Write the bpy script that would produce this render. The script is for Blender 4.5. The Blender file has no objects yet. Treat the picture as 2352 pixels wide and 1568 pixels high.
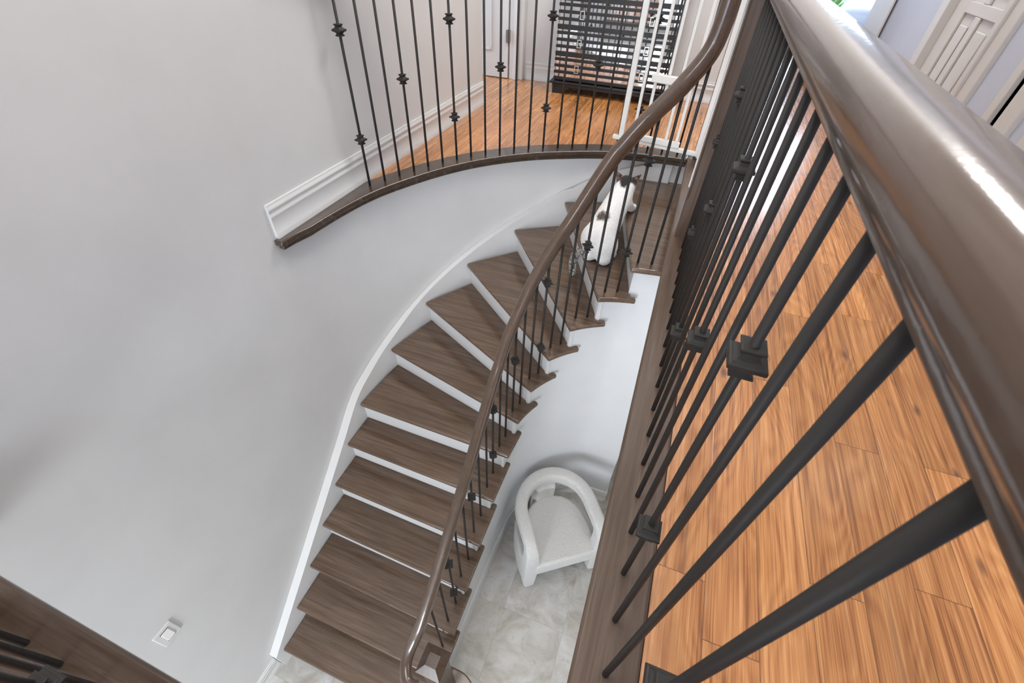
import bpy, bmesh, math, random
from mathutils import Vector, Matrix
random.seed(7)
C = bpy.context.scene.collection
# plan units: x right, y away, z up; upper floor z = 0; one unit = S metres; ground floor sits at world z = 0
S = 1.18
RISE = .1713
G = -14 * RISE
ZU = -G * S
def P(x, y, z=0.0): return Vector((x * S, y * S, z * S + ZU))
M_ = 1.0 / S      # metres -> plan units

# ------------------------------------------------------------------ mesh helpers
class MB:
    def __init__(s): s.bm = bmesh.new()
    def box(s, x0, x1, y0, y1, z0, z1):
        vs = [s.bm.verts.new(P(x, y, z)) for z in (z0, z1) for x, y in ((x0, y0), (x1, y0), (x1, y1), (x0, y1))]
        for f in ((3, 2, 1, 0), (4, 5, 6, 7), (0, 1, 5, 4), (1, 2, 6, 5), (2, 3, 7, 6), (3, 0, 4, 7)):
            s.bm.faces.new([vs[i] for i in f])
        return s
    def prism(s, poly, z0, z1):
        a = sum(poly[i][0] * poly[(i + 1) % len(poly)][1] - poly[(i + 1) % len(poly)][0] * poly[i][1] for i in range(len(poly)))
        if a < 0: poly = poly[::-1]
        lo = [s.bm.verts.new(P(x, y, z0)) for x, y in poly]
        hi = [s.bm.verts.new(P(x, y, z1)) for x, y in poly]
        s.bm.faces.new(lo[::-1]); s.bm.faces.new(hi)
        n = len(poly)
        for i in range(n):
            s.bm.faces.new((lo[i], lo[(i + 1) % n], hi[(i + 1) % n], hi[i]))
        return s
    def strip(s, pa, pb, z0, z1):
        """solid band between two plan polylines of equal length; z0/z1 numbers or lists"""
        n = len(pa)
        zz0 = z0 if isinstance(z0, (list, tuple)) else [z0] * n
        zz1 = z1 if isinstance(z1, (list, tuple)) else [z1] * n
        r = []
        for i in range(n):
            r.append([s.bm.verts.new(P(*pa[i], zz0[i])), s.bm.verts.new(P(*pb[i], zz0[i])),
                      s.bm.verts.new(P(*pb[i], zz1[i])), s.bm.verts.new(P(*pa[i], zz1[i]))])
        for i in range(n - 1):
            for j in range(4):
                k = (j + 1) % 4
                s.bm.faces.new((r[i][j], r[i][k], r[i + 1][k], r[i + 1][j]))
        s.bm.faces.new(r[0][::-1]); s.bm.faces.new(r[-1])
        bmesh.ops.recalc_face_normals(s.bm, faces=s.bm.faces)
        return s
    def rings(s, rings, cap=True, closed=False):
        """skin a list of vertex rings (world Vectors)"""
        rv = [[s.bm.verts.new(p) for p in r] for r in rings]
        n = len(rv[0]); m = len(rv)
        for i in range(m if closed else m - 1):
            a, b = rv[i], rv[(i + 1) % m]
            for j in range(n):
                s.bm.faces.new((a[j], a[(j + 1) % n], b[(j + 1) % n], b[j]))
        if cap and not closed:
            s.bm.faces.new(rv[0][::-1]); s.bm.faces.new(rv[-1])
        return s
    def sweep(s, path, prof, side0=None, cap=True, closed=False, updir=None):
        """path: world Vectors, prof: (side, up) offsets in metres"""
        rings = []
        n = len(path); side = side0
        for i in range(n):
            if closed: t = path[(i + 1) % n] - path[i - 1]
            else: t = path[min(i + 1, n - 1)] - path[max(i - 1, 0)]
            t.normalize()
            if updir is not None:
                side = t.cross(updir).normalized()
            else:
                h = Vector((t.x, t.y, 0))
                if h.length > .12 or side is None:
                    h.normalize(); side = Vector((h.y, -h.x, 0))
                side = (side - side.dot(t) * t).normalized()
            up = side.cross(t).normalized()
            rings.append([path[i] + side * a + up * b for a, b in prof])
        return s.rings(rings, cap, closed)
    def cyl(s, p0, p1, r, n=12):
        prof = [(r * math.cos(2 * math.pi * i / n), r * math.sin(2 * math.pi * i / n)) for i in range(n)]
        d = (p1 - p0).normalized()
        side = Vector((1, 0, 0)) if abs(d.x) < .8 else Vector((0, 1, 0))
        side = (side - side.dot(d) * d).normalized(); up = side.cross(d)
        return s.rings([[p + side * a + up * b for a, b in prof] for p in (p0, p1)])
    def obj(s, name, mat, parent=None, smooth=False, bevel=0, seg=3, angle=40, sub=0):
        bmesh.ops.recalc_face_normals(s.bm, faces=s.bm.faces)
        me = bpy.data.meshes.new(name); s.bm.to_mesh(me); s.bm.free()
        me.materials.append(mat)
        o = bpy.data.objects.new(name, me); C.objects.link(o)
        if parent is not None:
            o.parent = parent
            o.matrix_parent_inverse = parent.matrix_basis.inverted()
        if bevel:
            b = o.modifiers.new('bevel', 'BEVEL'); b.width = bevel; b.segments = seg
            b.limit_method = 'ANGLE'; b.angle_limit = math.radians(angle); b.harden_normals = False
        if sub:
            b = o.modifiers.new('sub', 'SUBSURF'); b.levels = sub; b.render_levels = sub
        if smooth or bevel or sub:
            for p in me.polygons: p.use_smooth = True
            if not sub:
                try: me.set_sharp_from_angle(angle=math.radians(50))
                except Exception: pass
        return o

def thing(name, loc, label, cat, group=None):
    o = bpy.data.objects.new(name, None); C.objects.link(o); o.location = loc
    o.empty_display_size = .1
    o['label'] = label; o['category'] = cat
    if group: o['group'] = group
    return o
def tag(o, label, cat, group=None):
    o['label'] = label; o['category'] = cat
    if group: o['group'] = group
    return o
def structure(o): o['kind'] = 'structure'; return o

# ------------------------------------------------------------------ materials
def mat(name, base, rough=.5, metal=0, coat=0, spec=.5, sheen=0):
    m = bpy.data.materials.new(name); m.use_nodes = True
    b = m.node_tree.nodes['Principled BSDF']
    b.inputs['Base Color'].default_value = (*base, 1); b.inputs['Roughness'].default_value = rough
    b.inputs['Metallic'].default_value = metal; b.inputs['Coat Weight'].default_value = coat
    b.inputs['Coat Roughness'].default_value = .12; b.inputs['Specular IOR Level'].default_value = spec
    b.inputs['Sheen Weight'].default_value = sheen
    return m
class NG:
    def __init__(s, m): s.t = m.node_tree; s.b = s.t.nodes['Principled BSDF']
    def n(s, typ, **kw):
        nd = s.t.nodes.new(typ)
        for k, v in kw.items():
            if k in nd.inputs.keys(): nd.inputs[k].default_value = v
            else: setattr(nd, k, v)
        return nd
    def l(s, a, b): s.t.links.new(a, b)
    def math(s, op, a, b=None, c=None):
        nd = s.t.nodes.new('ShaderNodeMath'); nd.operation = op
        for i, v in enumerate((a, b, c)):
            if v is None: continue
            if isinstance(v, (int, float)): nd.inputs[i].default_value = v
            else: s.l(v, nd.inputs[i])
        return nd.outputs[0]
    def comb(s, x, y, z):
        nd = s.t.nodes.new('ShaderNodeCombineXYZ')
        for i, v in enumerate((x, y, z)):
            if isinstance(v, (int, float)): nd.inputs[i].default_value = v
            else: s.l(v, nd.inputs[i])
        return nd.outputs[0]
    def sep(s, v):
        nd = s.t.nodes.new('ShaderNodeSeparateXYZ'); s.l(v, nd.inputs[0]); return nd.outputs
    def noise(s, vec, scale, detail=4, rough=.55, dist=0):
        nd = s.n('ShaderNodeTexNoise', Scale=scale, Detail=detail, Roughness=rough, Distortion=dist)
        s.l(vec, nd.inputs['Vector']); return nd.outputs['Fac']
    def ramp(s, fac, stops):
        nd = s.t.nodes.new('ShaderNodeValToRGB'); s.l(fac, nd.inputs[0]); e = nd.color_ramp.elements
        while len(e) < len(stops): e.new(.5)
        for i, (p, c) in enumerate(stops):
            e[i].position = p; e[i].color = (*c, 1) if len(c) == 3 else c
        return nd.outputs[0]
    def mix(s, fac, a, b, typ='MIX'):
        nd = s.t.nodes.new('ShaderNodeMix'); nd.data_type = 'RGBA'; nd.blend_type = typ
        for i, v in ((0, fac), (6, a), (7, b)):
            if isinstance(v, (int, float)): nd.inputs[i].default_value = v
            elif isinstance(v, tuple): nd.inputs[i].default_value = (*v, 1)
            else: s.l(v, nd.inputs[i])
        return nd.outputs[2]
    def bump(s, h, strength=.2, dist=.002):
        nd = s.n('ShaderNodeBump', Strength=strength, Distance=dist); s.l(h, nd.inputs['Height'])
        s.l(nd.outputs[0], s.b.inputs['Normal']); return nd
    def pos(s): return s.n('ShaderNodeNewGeometry').outputs['Position']
    def scale(s, v, sx, sy, sz):
        nd = s.n('ShaderNodeMapping'); nd.inputs['Scale'].default_value = (sx, sy, sz); s.l(v, nd.inputs[0]); return nd.outputs[0]

def paint(name, col, rough=.55, bump=.05, mott=.03):
    m = mat(name, col, rough); g = NG(m); p = g.pos()
    n = g.noise(p, 3.0, 3)
    c = tuple(x * (1 - mott) for x in col); d = tuple(min(1, x * (1 + mott)) for x in col)
    g.l(g.ramp(n, [(.3, c), (.7, d)]), g.b.inputs['Base Color'])
    g.bump(g.noise(p, 400, 2), bump, .0006)
    return m
WALL = paint('wall_paint', (.63, .622, .61), .6)
WALLB = paint('stair_wall_paint', (.65, .656, .665), .5)
TRIM = paint('trim_white', (.655, .65, .64), .35, .02, .01)
GATEW = paint('gate_white', (.80, .79, .75), .35, .02, .01)
WALLR = paint('gallery_wall_dimmed', (.40, .42, .485), .6)  # wall paint darkened and blued to stand in for dimmer, cooler light
TRIMR = paint('gallery_trim_dimmed', (.47, .445, .42), .4, .02, .01)  # trim white darkened in place of weaker light on this side
CEIL = paint('ceiling_paint', (.8, .8, .79), .8)

def dark_wood(name, axis, tint=1.0, rough=.26, bump=.12, base=((.056, .037, .025), (.100, .072, .052), (.148, .109, .081))):
    m = mat(name, (.08, .05, .035), rough, coat=.08, spec=.35); g = NG(m)
    p = g.pos() if axis != 'o' else g.n('ShaderNodeTexCoord').outputs['Object']
    sc = {'x': (.8, 16, 16), 'y': (16, .8, 16), 'z': (16, 16, .8), 'o': (.8, 16, 16)}[axis]
    v = g.scale(p, *sc)
    n1 = g.noise(v, 2.2, 6, .6, .6); n2 = g.noise(v, 11, 5, .65); n3 = g.noise(p, 2.1, 3)
    f = g.math('ADD', g.math('MULTIPLY', n1, .78), g.math('MULTIPLY', n2, .22))
    b = [tuple(x * tint for x in c) for c in base]
    col = g.ramp(f, [(.34, b[0]), (.5, b[1]), (.66, b[2])])
    sf = {'x': (3, 210, 210), 'y': (210, 3, 210), 'z': (210, 210, 3), 'o': (3, 210, 210)}[axis]
    pores = g.sep(g.ramp(g.noise(g.scale(p, *sf), 1.0, 2, .5), [(.36, (1, 1, 1)), (.47, (0, 0, 0))]))[0]
    col = g.mix(g.math('MULTIPLY', pores, .55), col, b[0])
    col = g.mix(g.math('MULTIPLY', n3, .35), col, tuple(x * tint for x in (.16, .075, .035)))
    g.l(col, g.b.inputs['Base Color'])
    g.bump(n2, bump, .0012)
    g.l(g.math('ADD', g.math('MULTIPLY', n1, .12), rough - .06), g.b.inputs['Roughness'])
    return m
TREADW = dark_wood('dark_stained_oak', 'x', 1.12, .24, bump=.06)
TREADW.node_tree.nodes['Principled BSDF'].inputs['Coat Weight'].default_value = .45
TREADW.node_tree.nodes['Principled BSDF'].inputs['Coat Roughness'].default_value = .10
BOARDY = dark_wood('dark_oak_board', 'y', .95, .40)
BOARDX = dark_wood('dark_oak_board_across', 'x', .55, .26, bump=.05)
BOARDX.node_tree.nodes['Principled BSDF'].inputs['Coat Weight'].default_value = .7
POSTW = dark_wood('dark_oak_post', 'z', .8, .32)
RAILW = dark_wood('dark_oak_handrail', 'y', .80, .30, bump=.02, base=((.085, .056, .040), (.105, .071, .050), (.130, .090, .065)))
RAILW.node_tree.nodes['Principled BSDF'].inputs['Coat Weight'].default_value = .75
_g = NG(RAILW); _nb = _g.n('ShaderNodeBump', Strength=.35, Distance=.0012); _g.l(_g.noise(_g.pos(), 55, 3, .6), _nb.inputs['Height']); _g.l(_nb.outputs[0], _g.b.inputs['Coat Normal'])
RAILW.node_tree.nodes['Principled BSDF'].inputs['Coat Roughness'].default_value = .13

IRON = mat('satin_black_iron', (.026, .0235, .021), .5, spec=.32)
g = NG(IRON); n = g.noise(g.pos(), 60, 3); g.l(g.math('ADD', g.math('MULTIPLY', n, .15), .46), g.b.inputs['Roughness']); g.bump(g.noise(g.pos(), 300, 2), .08, .0005)
BLACK = mat('black_lacquer', (.008, .008, .009), .4)
g = NG(BLACK); g.l(g.ramp(g.noise(g.pos(), 30, 2), [(.3, (.006, .006, .007)), (.7, (.012, .012, .013))]), g.b.inputs['Base Color'])
MIRROR = mat('mirror', (.85, .86, .86), .03, metal=1)
g = NG(MIRROR); g.l(g.ramp(g.noise(g.pos(), 3, 2), [(.3, (.82, .83, .83)), (.7, (.88, .89, .89))]), g.b.inputs['Base Color'])
CHROME = mat('brushed_silver', (.62, .60, .56), .3, metal=1)
g = NG(CHROME); g.l(g.math('ADD', g.math('MULTIPLY', g.noise(g.pos(), 90, 2), .2), .22), g.b.inputs['Roughness'])

def floor_mat():
    m = mat('hand_scraped_oak_floor', (.5, .23, .1), .3, coat=.5); g = NG(m)
    p = g.pos(); x, y, z = g.sep(p)
    W = .1052 * S; L = 1.15
    u = g.math('DIVIDE', g.math('SUBTRACT', x, .193 * S), W)
    row = g.math('FLOOR', u); fu = g.math('FRACT', u)
    wn = g.n('ShaderNodeTexWhiteNoise', noise_dimensions='1D'); g.l(row, wn.inputs['W'])
    t = g.math('DIVIDE', g.math('ADD', y, g.math('MULTIPLY', wn.outputs['Value'], 5.0)), L)
    cell = g.math('FLOOR', t); ft = g.math('FRACT', t)
    wid = g.n('ShaderNodeTexWhiteNoise', noise_dimensions='2D'); g.l(g.comb(row, cell, 0), wid.inputs['Vector'])
    idc = g.sep(wid.outputs['Color'])
    # seams
    eu = g.math('MULTIPLY', g.math('MINIMUM', fu, g.math('SUBTRACT', 1.0, fu)), W)
    et = g.math('MULTIPLY', g.math('MINIMUM', ft, g.math('SUBTRACT', 1.0, ft)), L)
    e = g.math('MINIMUM', eu, et)
    seam = g.math('SUBTRACT', 1.0, g.math('MINIMUM', g.math('DIVIDE', e, .0018), 1.0))
    off = g.comb(g.math('ADD', x, g.math('MULTIPLY', idc[0], 7.0)), g.math('ADD', y, g.math('MULTIPLY', idc[1], 9.0)), g.math('MULTIPLY', idc[2], 5.0))
    ox, oy, oz = g.sep(off)
    bend = g.noise(g.scale(off, 5.5, 1.1, 1), 1.0, 2, .5)
    wave = g.math('SINE', g.math('ADD', g.math('MULTIPLY', ox, 210.0), g.math('MULTIPLY', bend, 120.0)))
    fib = g.noise(g.scale(off, 300, 3.2, 1), 1.0, 1.6, .5)
    mid = g.noise(g.scale(off, 60, 1.3, 1), 1.0, 4, .6)
    fine = g.math('ADD', g.math('MULTIPLY', fib, .42), g.math('ADD', g.math('MULTIPLY', wave, .034), g.math('MULTIPLY', mid, .58)))
    streak = g.noise(g.scale(off, 34, 1.6, 1), 1.0, 5, .62, .2)
    blotch = g.noise(g.scale(off, 13, 5, 1), 1.0, 4, .6, .8)
    vor = g.n('ShaderNodeTexVoronoi', Scale=1.0); g.l(g.scale(off, 9.0, 3.4, 1), vor.inputs['Vector'])
    knot = g.ramp(vor.outputs['Distance'], [(0.04, (1, 1, 1)), (.13, (0, 0, 0))])
    base = g.ramp(fine, [(.36, (.27, .095, .026)), (.45, (.43, .170, .050)), (.54, (.555, .240, .077)), (.66, (.66, .315, .115))])
    tone = g.math('ADD', g.math('MULTIPLY', idc[2], .30), .80)
    base = g.mix(1.0, base, g.comb(tone, tone, tone), 'MULTIPLY')
    dk = g.ramp(streak, [(.60, (0, 0, 0)), (.74, (1, 1, 1))])
    base = g.mix(g.math('MULTIPLY', g.sep(dk)[0], .58), base, (.15, .070, .036))
    dk2 = g.ramp(blotch, [(.52, (0, 0, 0)), (.72, (1, 1, 1))])
    base = g.mix(g.math('MULTIPLY', g.sep(dk2)[0], .32), base, (.24, .09, .04))
    base = g.mix(g.math('MULTIPLY', g.sep(knot)[0], .75), base, (.07, .030, .016))
    base = g.mix(g.math('MULTIPLY', seam, .85), base, (.05, .022, .012))
    g.l(base, g.b.inputs['Base Color'])
    h = g.math('SUBTRACT', g.math('ADD', g.math('MULTIPLY', fine, .3), g.math('MULTIPLY', g.noise(g.scale(off, 9, 1.6, 1), 2.0, 2), .8)), seam)
    g.bump(h, .22, .0014)
    g.l(g.math('ADD', g.math('MULTIPLY', fine, .22), .14), g.b.inputs['Roughness'])
    return m
FLOORW = floor_mat()

def tile_mat():
    m = mat('travertine_tile', (.6, .58, .54), .35); g = NG(m); p = g.pos(); x, y, z = g.sep(p)
    W = .4265 * S
    u = g.math('DIVIDE', g.math('SUBTRACT', x, .138 * S), .4165 * S); v = g.math('DIVIDE', g.math('SUBTRACT', y, .873 * S), .4265 * S)
    fu, fv = g.math('FRACT', u), g.math('FRACT', v)
    e = g.math('MULTIPLY', g.math('MINIMUM', g.math('MINIMUM', fu, g.math('SUBTRACT', 1.0, fu)), g.math('MINIMUM', fv, g.math('SUBTRACT', 1.0, fv))), W)
    gr = g.math('SUBTRACT', 1.0, g.math('MINIMUM', g.math('DIVIDE', e, .0022), 1.0))
    wid = g.n('ShaderNodeTexWhiteNoise', noise_dimensions='2D'); g.l(g.comb(g.math('FLOOR', u), g.math('FLOOR', v), 0), wid.inputs['Vector'])
    off = g.math('MULTIPLY', wid.outputs['Value'], 9.0)
    pp = g.comb(g.math('ADD', x, off), y, off)
    cl = g.noise(pp, 4.0, 7, .62, .8); fi = g.noise(pp, 24, 6, .6, .4)
    col = g.ramp(cl, [(.32, (.33, .295, .25)), (.44, (.43, .41, .375)), (.54, (.50, .49, .465)), (.68, (.58, .575, .56))])
    col = g.mix(g.math('MULTIPLY', g.sep(g.ramp(fi, [(.56, (0, 0, 0)), (.68, (1, 1, 1))]))[0], .38), col, (.34, .26, .19))
    col = g.mix(g.math('MULTIPLY', g.sep(g.ramp(g.noise(pp, 2.3, 4, .6), [(.56, (0, 0, 0)), (.70, (1, 1, 1))]))[0], .42), col, (.41, .34, .27))
    col = g.mix(g.math('MULTIPLY', gr, .55), col, (.24, .225, .20))
    g.l(col, g.b.inputs['Base Color']); g.bump(g.math('SUBTRACT', g.math('MULTIPLY', fi, .3), gr), .3, .0015)
    return m
TILE = tile_mat()

def boucle():
    m = mat('white_boucle', (.66, .65, .63), .95, sheen=.4); g = NG(m); p = g.n('ShaderNodeTexCoord').outputs['Object']
    v = g.n('ShaderNodeTexVoronoi', Scale=170.0); g.l(p, v.inputs['Vector'])
    g.l(g.mix(v.outputs['Distance'], (.66, .65, .63), (.51, .50, .49)), g.b.inputs['Base Color'])
    g.bump(g.math('ADD', v.outputs['Distance'], g.noise(p, 60, 3)), .6, .004); return m
BOUCLE = boucle()

# ------------------------------------------------------------------ plan curves
def catmull(pts, n=4):
    out = []; q = [pts[0]] + list(pts) + [pts[-1]]
    for i in range(1, len(q) - 2):
        for j in range(n):
            t = j / n; a, b, c, d = q[i - 1], q[i], q[i + 1], q[i + 2]
            out.append(tuple(.5 * (2 * b[k] + (c[k] - a[k]) * t + (2 * a[k] - 5 * b[k] + 4 * c[k] - d[k]) * t * t + (3 * b[k] - a[k] - 3 * c[k] + d[k]) * t ** 3) for k in range(len(b))))
    out.append(tuple(pts[-1])); return out
def offset(path, d):
    """offset to the left of travel by d"""
    out = []
    for i in range(len(path)):
        a = path[max(i - 1, 0)]; b = path[min(i + 1, len(path) - 1)]
        tx, ty = b[0] - a[0], b[1] - a[1]; l = math.hypot(tx, ty)
        out.append((path[i][0] - ty / l * d, path[i][1] + tx / l * d))
    return out
def smooth(pts, k=1):
    for _ in range(k):
        pts = [pts[0]] + [tuple((pts[i - 1][j] + 2 * pts[i][j] + pts[i + 1][j]) / 4 for j in range(2)) for i in range(1, len(pts) - 1)] + [pts[-1]]
    return pts
CURVE_BAL = [(-1.412, 1.777), (-1.378, 1.861), (-1.343, 1.947), (-1.303, 2.030), (-1.262, 2.113), (-1.214, 2.193), (-1.164, 2.271), (-1.108, 2.343),
             (-1.047, 2.412), (-.983, 2.476), (-.915, 2.537), (-.843, 2.595), (-.767, 2.646), (-.688, 2.691), (-.608, 2.735), (-.527, 2.777), (-.4435, 2.815),
             (-.356, 2.845), (-.265, 2.868), (-.173, 2.884), (-.085, 2.896), (.006, 2.905)]
cb = [(-1.475, 1.33), (-1.468, 1.45), (-1.452, 1.58), (-1.432, 1.69)] + CURVE_BAL + [(.10, 2.912), (.193, 2.915)]
cb = catmull(smooth(cb, 1), 3)

# stair nosing corner points, plan (outer wall side, inner side) for treads 1..13
FL = {1: (-1.428, .133), 2: (-1.428, .325), 3: (-1.428, .518), 4: (-1.428, .709), 5: (-1.428, .900), 6: (-1.428, 1.092), 7: (-1.428, 1.284),
      8: (-1.394, 1.635), 9: (-1.301, 1.964), 10: (-1.127, 2.258), 11: (-.891, 2.525), 12: (-.61, 2.717), 13: (-.295, 2.872)}
FR = {1: (-.445, .133), 2: (-.445, .322), 3: (-.446, .507), 4: (-.447, .695), 5: (-.446, .889), 6: (-.443, 1.082), 7: (-.434, 1.278),
      8: (-.427, 1.403), 9: (-.398, 1.511), 10: (-.344, 1.614), 11: (-.271, 1.698), 12: (-.171, 1.775), 13: (-.055, 1.840)}
KB = {2: (-.445, .576), 3: (-.447, .764), 4: (-.448, .963), 5: (-.447, 1.152), 6: (-.440, 1.347), 7: (-.419, 1.468),
      8: (-.365, 1.577), 9: (-.299, 1.674), 10: (-.212, 1.751), 11: (-.108, 1.811), 12: (.007, 1.836)}
def zt(k): return -(14 - k) * RISE
TH = .027      # tread thickness
def unit(a, b):
    dx, dy = b[0] - a[0], b[1] - a[1]; l = math.hypot(dx, dy); return dx / l, dy / l
def lerp(a, b, t): return tuple(a[i] + (b[i] - a[i]) * t for i in range(len(a)))

# ------------------------------------------------------------------ the setting
XW = -1.48
structure(MB().box(-3.6, 3.4, -3.2, 7.2, G - .1, G).obj('floor_ground', TILE))
# upper floor slab pieces form one floor
fl = MB()
fl.box(.193, 3.4, -3.0, 7.2, -.012, 0.0)
fl.box(-1.56, .193, -3.0, -.185, -.012, 0.0)
back = [p for p in offset(cb, .0615) if p[0] > -1.478 and p[0] < .193]
fl.prism([(-1.478, 3.315), (-3.4, 3.315), (-3.4, 7.2), (.193, 7.2)] + [(.193, back[-1][1])] + back[::-1] + [(-1.478, back[0][1])], -.012, 0.0)
structure(fl.obj('floor_upper', FLOORW))
sl = MB()
sl.box(.112, 3.4, -3.0, 7.2, -.27, -.012)
sl.box(-1.56, .112, -3.0, -.104, -.27, -.012)
structure(sl.obj('floor_structure', CEIL))
sl2 = MB(); b2 = [p for p in offset(cb, .075) if -1.44 < p[0] < .11]
sl2.prism([(-1.44, 3.30), (-3.4, 3.33), (-3.4, 7.2), (.112, 7.2), (.112, b2[-1][1])] + b2[::-1] + [(-1.44, b2[0][1])], -.25, -.012)
structure(sl2.obj('floor_structure', CEIL))

ZC = 2.9
# left wall, both storeys, then turning a hair inward above the landing
w = MB()
w.prism([(XW - .10, -3.2), (XW - .10, 3.31), (-1.455, 3.31), (-1.472, 2.3), (XW, 1.28), (XW, -3.2)], G, ZC)
structure(w.obj('wall_left', WALL))
# curved wall beside the winders (cylinder below the upper floor)
arc = [(-1.48, 1.24)]
ccx, ccy = .25, 1.28
for i in range(0, 22):
    a = math.radians(180 - i * 3.0); arc.append((ccx + 1.73 * math.cos(a), ccy + 1.73 * math.sin(a)))
arc = [p for p in arc if p[0] < -.60] + [(-.53, 2.811), (-.44, 2.842), (-.34, 2.868), (-.24, 2.886), (-.14, 2.897), (-.03, 2.906), (.13, 2.914)]
arc = catmull(arc, 2)
structure(MB().strip(arc, offset(arc, .09), G, -.046).obj('wall_curved', WALL, smooth=True))
# back wall of the upper hall, with a door at its left
YB = 4.14
structure(MB().box(-1.42, .36, YB, YB + .1, 0, ZC).box(-3.4, -1.78, YB, YB + .1, 0, ZC).box(-1.78, -1.42, YB, YB + .1, 1.75, ZC).obj('wall_back', WALL))
structure(MB().box(-1.9, -1.3, YB + .12, YB + .2, 0, 2.0).obj('door_light_block', WALL))  # unseen backing added to stop outside light leaking past the door
structure(MB().box(-3.42, -3.32, 3.2, 7.2, 0, ZC).obj('wall_recess', WALL))
structure(MB().box(-3.4, -1.58, 3.21, 3.31, 0, ZC).obj('wall_return', WALL))
# right wall of the gallery
XR = 1.06
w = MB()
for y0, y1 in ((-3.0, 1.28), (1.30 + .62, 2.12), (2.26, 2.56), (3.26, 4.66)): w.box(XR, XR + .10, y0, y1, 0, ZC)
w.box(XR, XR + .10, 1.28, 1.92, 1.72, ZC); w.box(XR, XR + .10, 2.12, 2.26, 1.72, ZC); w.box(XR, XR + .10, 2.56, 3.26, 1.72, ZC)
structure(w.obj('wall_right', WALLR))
# window wall of the bedroom beyond
YF = 6.7
w = MB()
w.box(-.2, .62, YF, YF + .1, -.25, ZC).box(2.6, 3.4, YF, YF + .1, -.25, ZC).box(.62, 2.6, YF, YF + .1, 1.85, ZC).box(.62, 2.6, YF, YF + .1, -.25, .06)
structure(w.obj('wall_bedroom', WALL))
structure(MB().box(.26, .36, YB + .1, YF, 0, ZC).obj('wall_bedroom_side', WALL))
structure(MB().box(3.3, 3.4, -3.0, YF, 0, ZC).obj('wall_far_right', WALL))
f = structure(MB().box(.62, .67, YF - .02, YF + .03, .06, 1.85).box(2.55, 2.6, YF - .02, YF + .03, .06, 1.85).box(1.585, 1.635, YF - .02, YF + .03, .06, 1.85)
              .box(.62, 2.6, YF - .02, YF + .03, .06, .11).box(.62, 2.6, YF - .02, YF + .03, 1.80, 1.85).obj('window_1', TRIM, bevel=.004))
# front wall of the foyer behind the viewer with a tall window
w = MB()
w.box(-1.48, -1.1, -3.2, -3.1, G, ZC).box(.1, 3.4, -3.2, -3.1, G, ZC).box(-1.1, .1, -3.2, -3.1, G, -1.9).box(-1.1, .1, -3.2, -3.1, 1.7, ZC)
structure(w.obj('wall_front', WALL))
structure(MB().box(-1.1, -1.04, -3.17, -3.11, -1.9, 1.7).box(.04, .1, -3.17, -3.11, -1.9, 1.7).box(-.53, -.47, -3.17, -3.11, -1.9, 1.7)
          .box(-1.1, .1, -3.17, -3.11, -.2, -.12).obj('window_2', TRIM, bevel=.004))
structure(MB().box(-3.6, 3.4, -3.2, 7.2, ZC, ZC + .1).obj('ceiling', CEIL))
# ground floor far walls
structure(MB().box(-3.6, 3.4, 7.1, 7.2, G, -.27).obj('wall_ground_back', WALL))
structure(MB().box(3.3, 3.4, -3.1, 7.1, G, -.27).obj('wall_ground_right', WALL))

# wall under the inner side of the stair: straight, then curving, stepped top under the treads
ip = [(-.481, .30), (-.481, .60), (-.481, .90), (-.480, 1.15)]
for k in range(7, 14):
    vx, vy = FR[k][0] - .25, FR[k][1] - 1.27; l = math.hypot(vx, vy); ip.append((FR[k][0] + vx / l * .036, FR[k][1] + vy / l * .036))
ip += [(.03, 1.884), (.11, 1.888), (.19, 1.888)]
ip = catmull(ip, 6)
def nose_cross(k):
    return FR[k]
def inner_top(p):
    best = None
    for k in range(13, 0, -1):
        a, b = FL[k], FR[k]
        ux, uy = unit(a, b); nx, ny = -uy, ux          # points up-stair
        d = (p[0] - b[0]) * nx + (p[1] - b[1]) * ny
        if d >= .022 and not (p[1] < 1.2 and k > 7): return zt(k) - TH
    return zt(1) - TH
dens = []
for i in range(len(ip) - 1):
    for j in range(6): dens.append(lerp(ip[i], ip[i + 1], j / 6))
dens.append(ip[-1])
tops = [inner_top(p) for p in dens]
w = MB(); oi = offset(dens, .016)
i = 0
while i < len(dens) - 1:
    j = i
    while j < len(dens) - 1 and abs(tops[j + 1] - tops[i]) < 1e-6: j += 1
    e = min(j + 1, len(dens) - 1)
    w.strip(dens[i:e + 1], oi[i:e + 1], G, tops[i])
    i = e
structure(w.obj('wall_under_stair', WALLB, smooth=True))
structure(MB().box(.172, .19, 1.888, 7.1, G, -.27).obj('wall_under_stair_side', WALLB))

def baseboard(name, pa, z, h=.145, th=.016, flip=1, m=TRIM):
    """moulded baseboard swept along plan polyline; the wall is on the +flip side"""
    h_ = h * S
    t = th * S
    prof = [(0, 0), (t * 1.15, 0), (t * 1.15, h_ * .08), (t * 1.0, h_ * .12), (t * 1.0, h_ * .17), (t * .86, h_ * .19), (t * .86, h_ * .62), (t * .94, h_ * .64), (t * .94, h_ * .69), (t * .74, h_ * .72), (t * .74, h_ * .80), (t * .92, h_ * .83), (t * .92, h_ * .90), (t * .6, h_ * .93), (t * .6, h_), (0, h_)]
    prof = [(a * flip, b) for a, b in prof]
    rings = []
    for i in range(len(pa)):
        a = pa[max(i - 1, 0)]; b = pa[min(i + 1, len(pa) - 1)]
        l = math.hypot(b[0] - a[0], b[1] - a[1]); sx, sy = (b[1] - a[1]) / l, -(b[0] - a[0]) / l
        c = P(*pa[i], z)
        rings.append([c + Vector((sx * u, sy * u, v)) for u, v in prof])
    return structure(MB().rings(rings).obj(name, m, smooth=True))
baseboard('baseboard_left', [(XW, 1.19), (XW, 1.28), (-1.472, 2.3), (-1.455, 3.31)], 0, .148)
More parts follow.
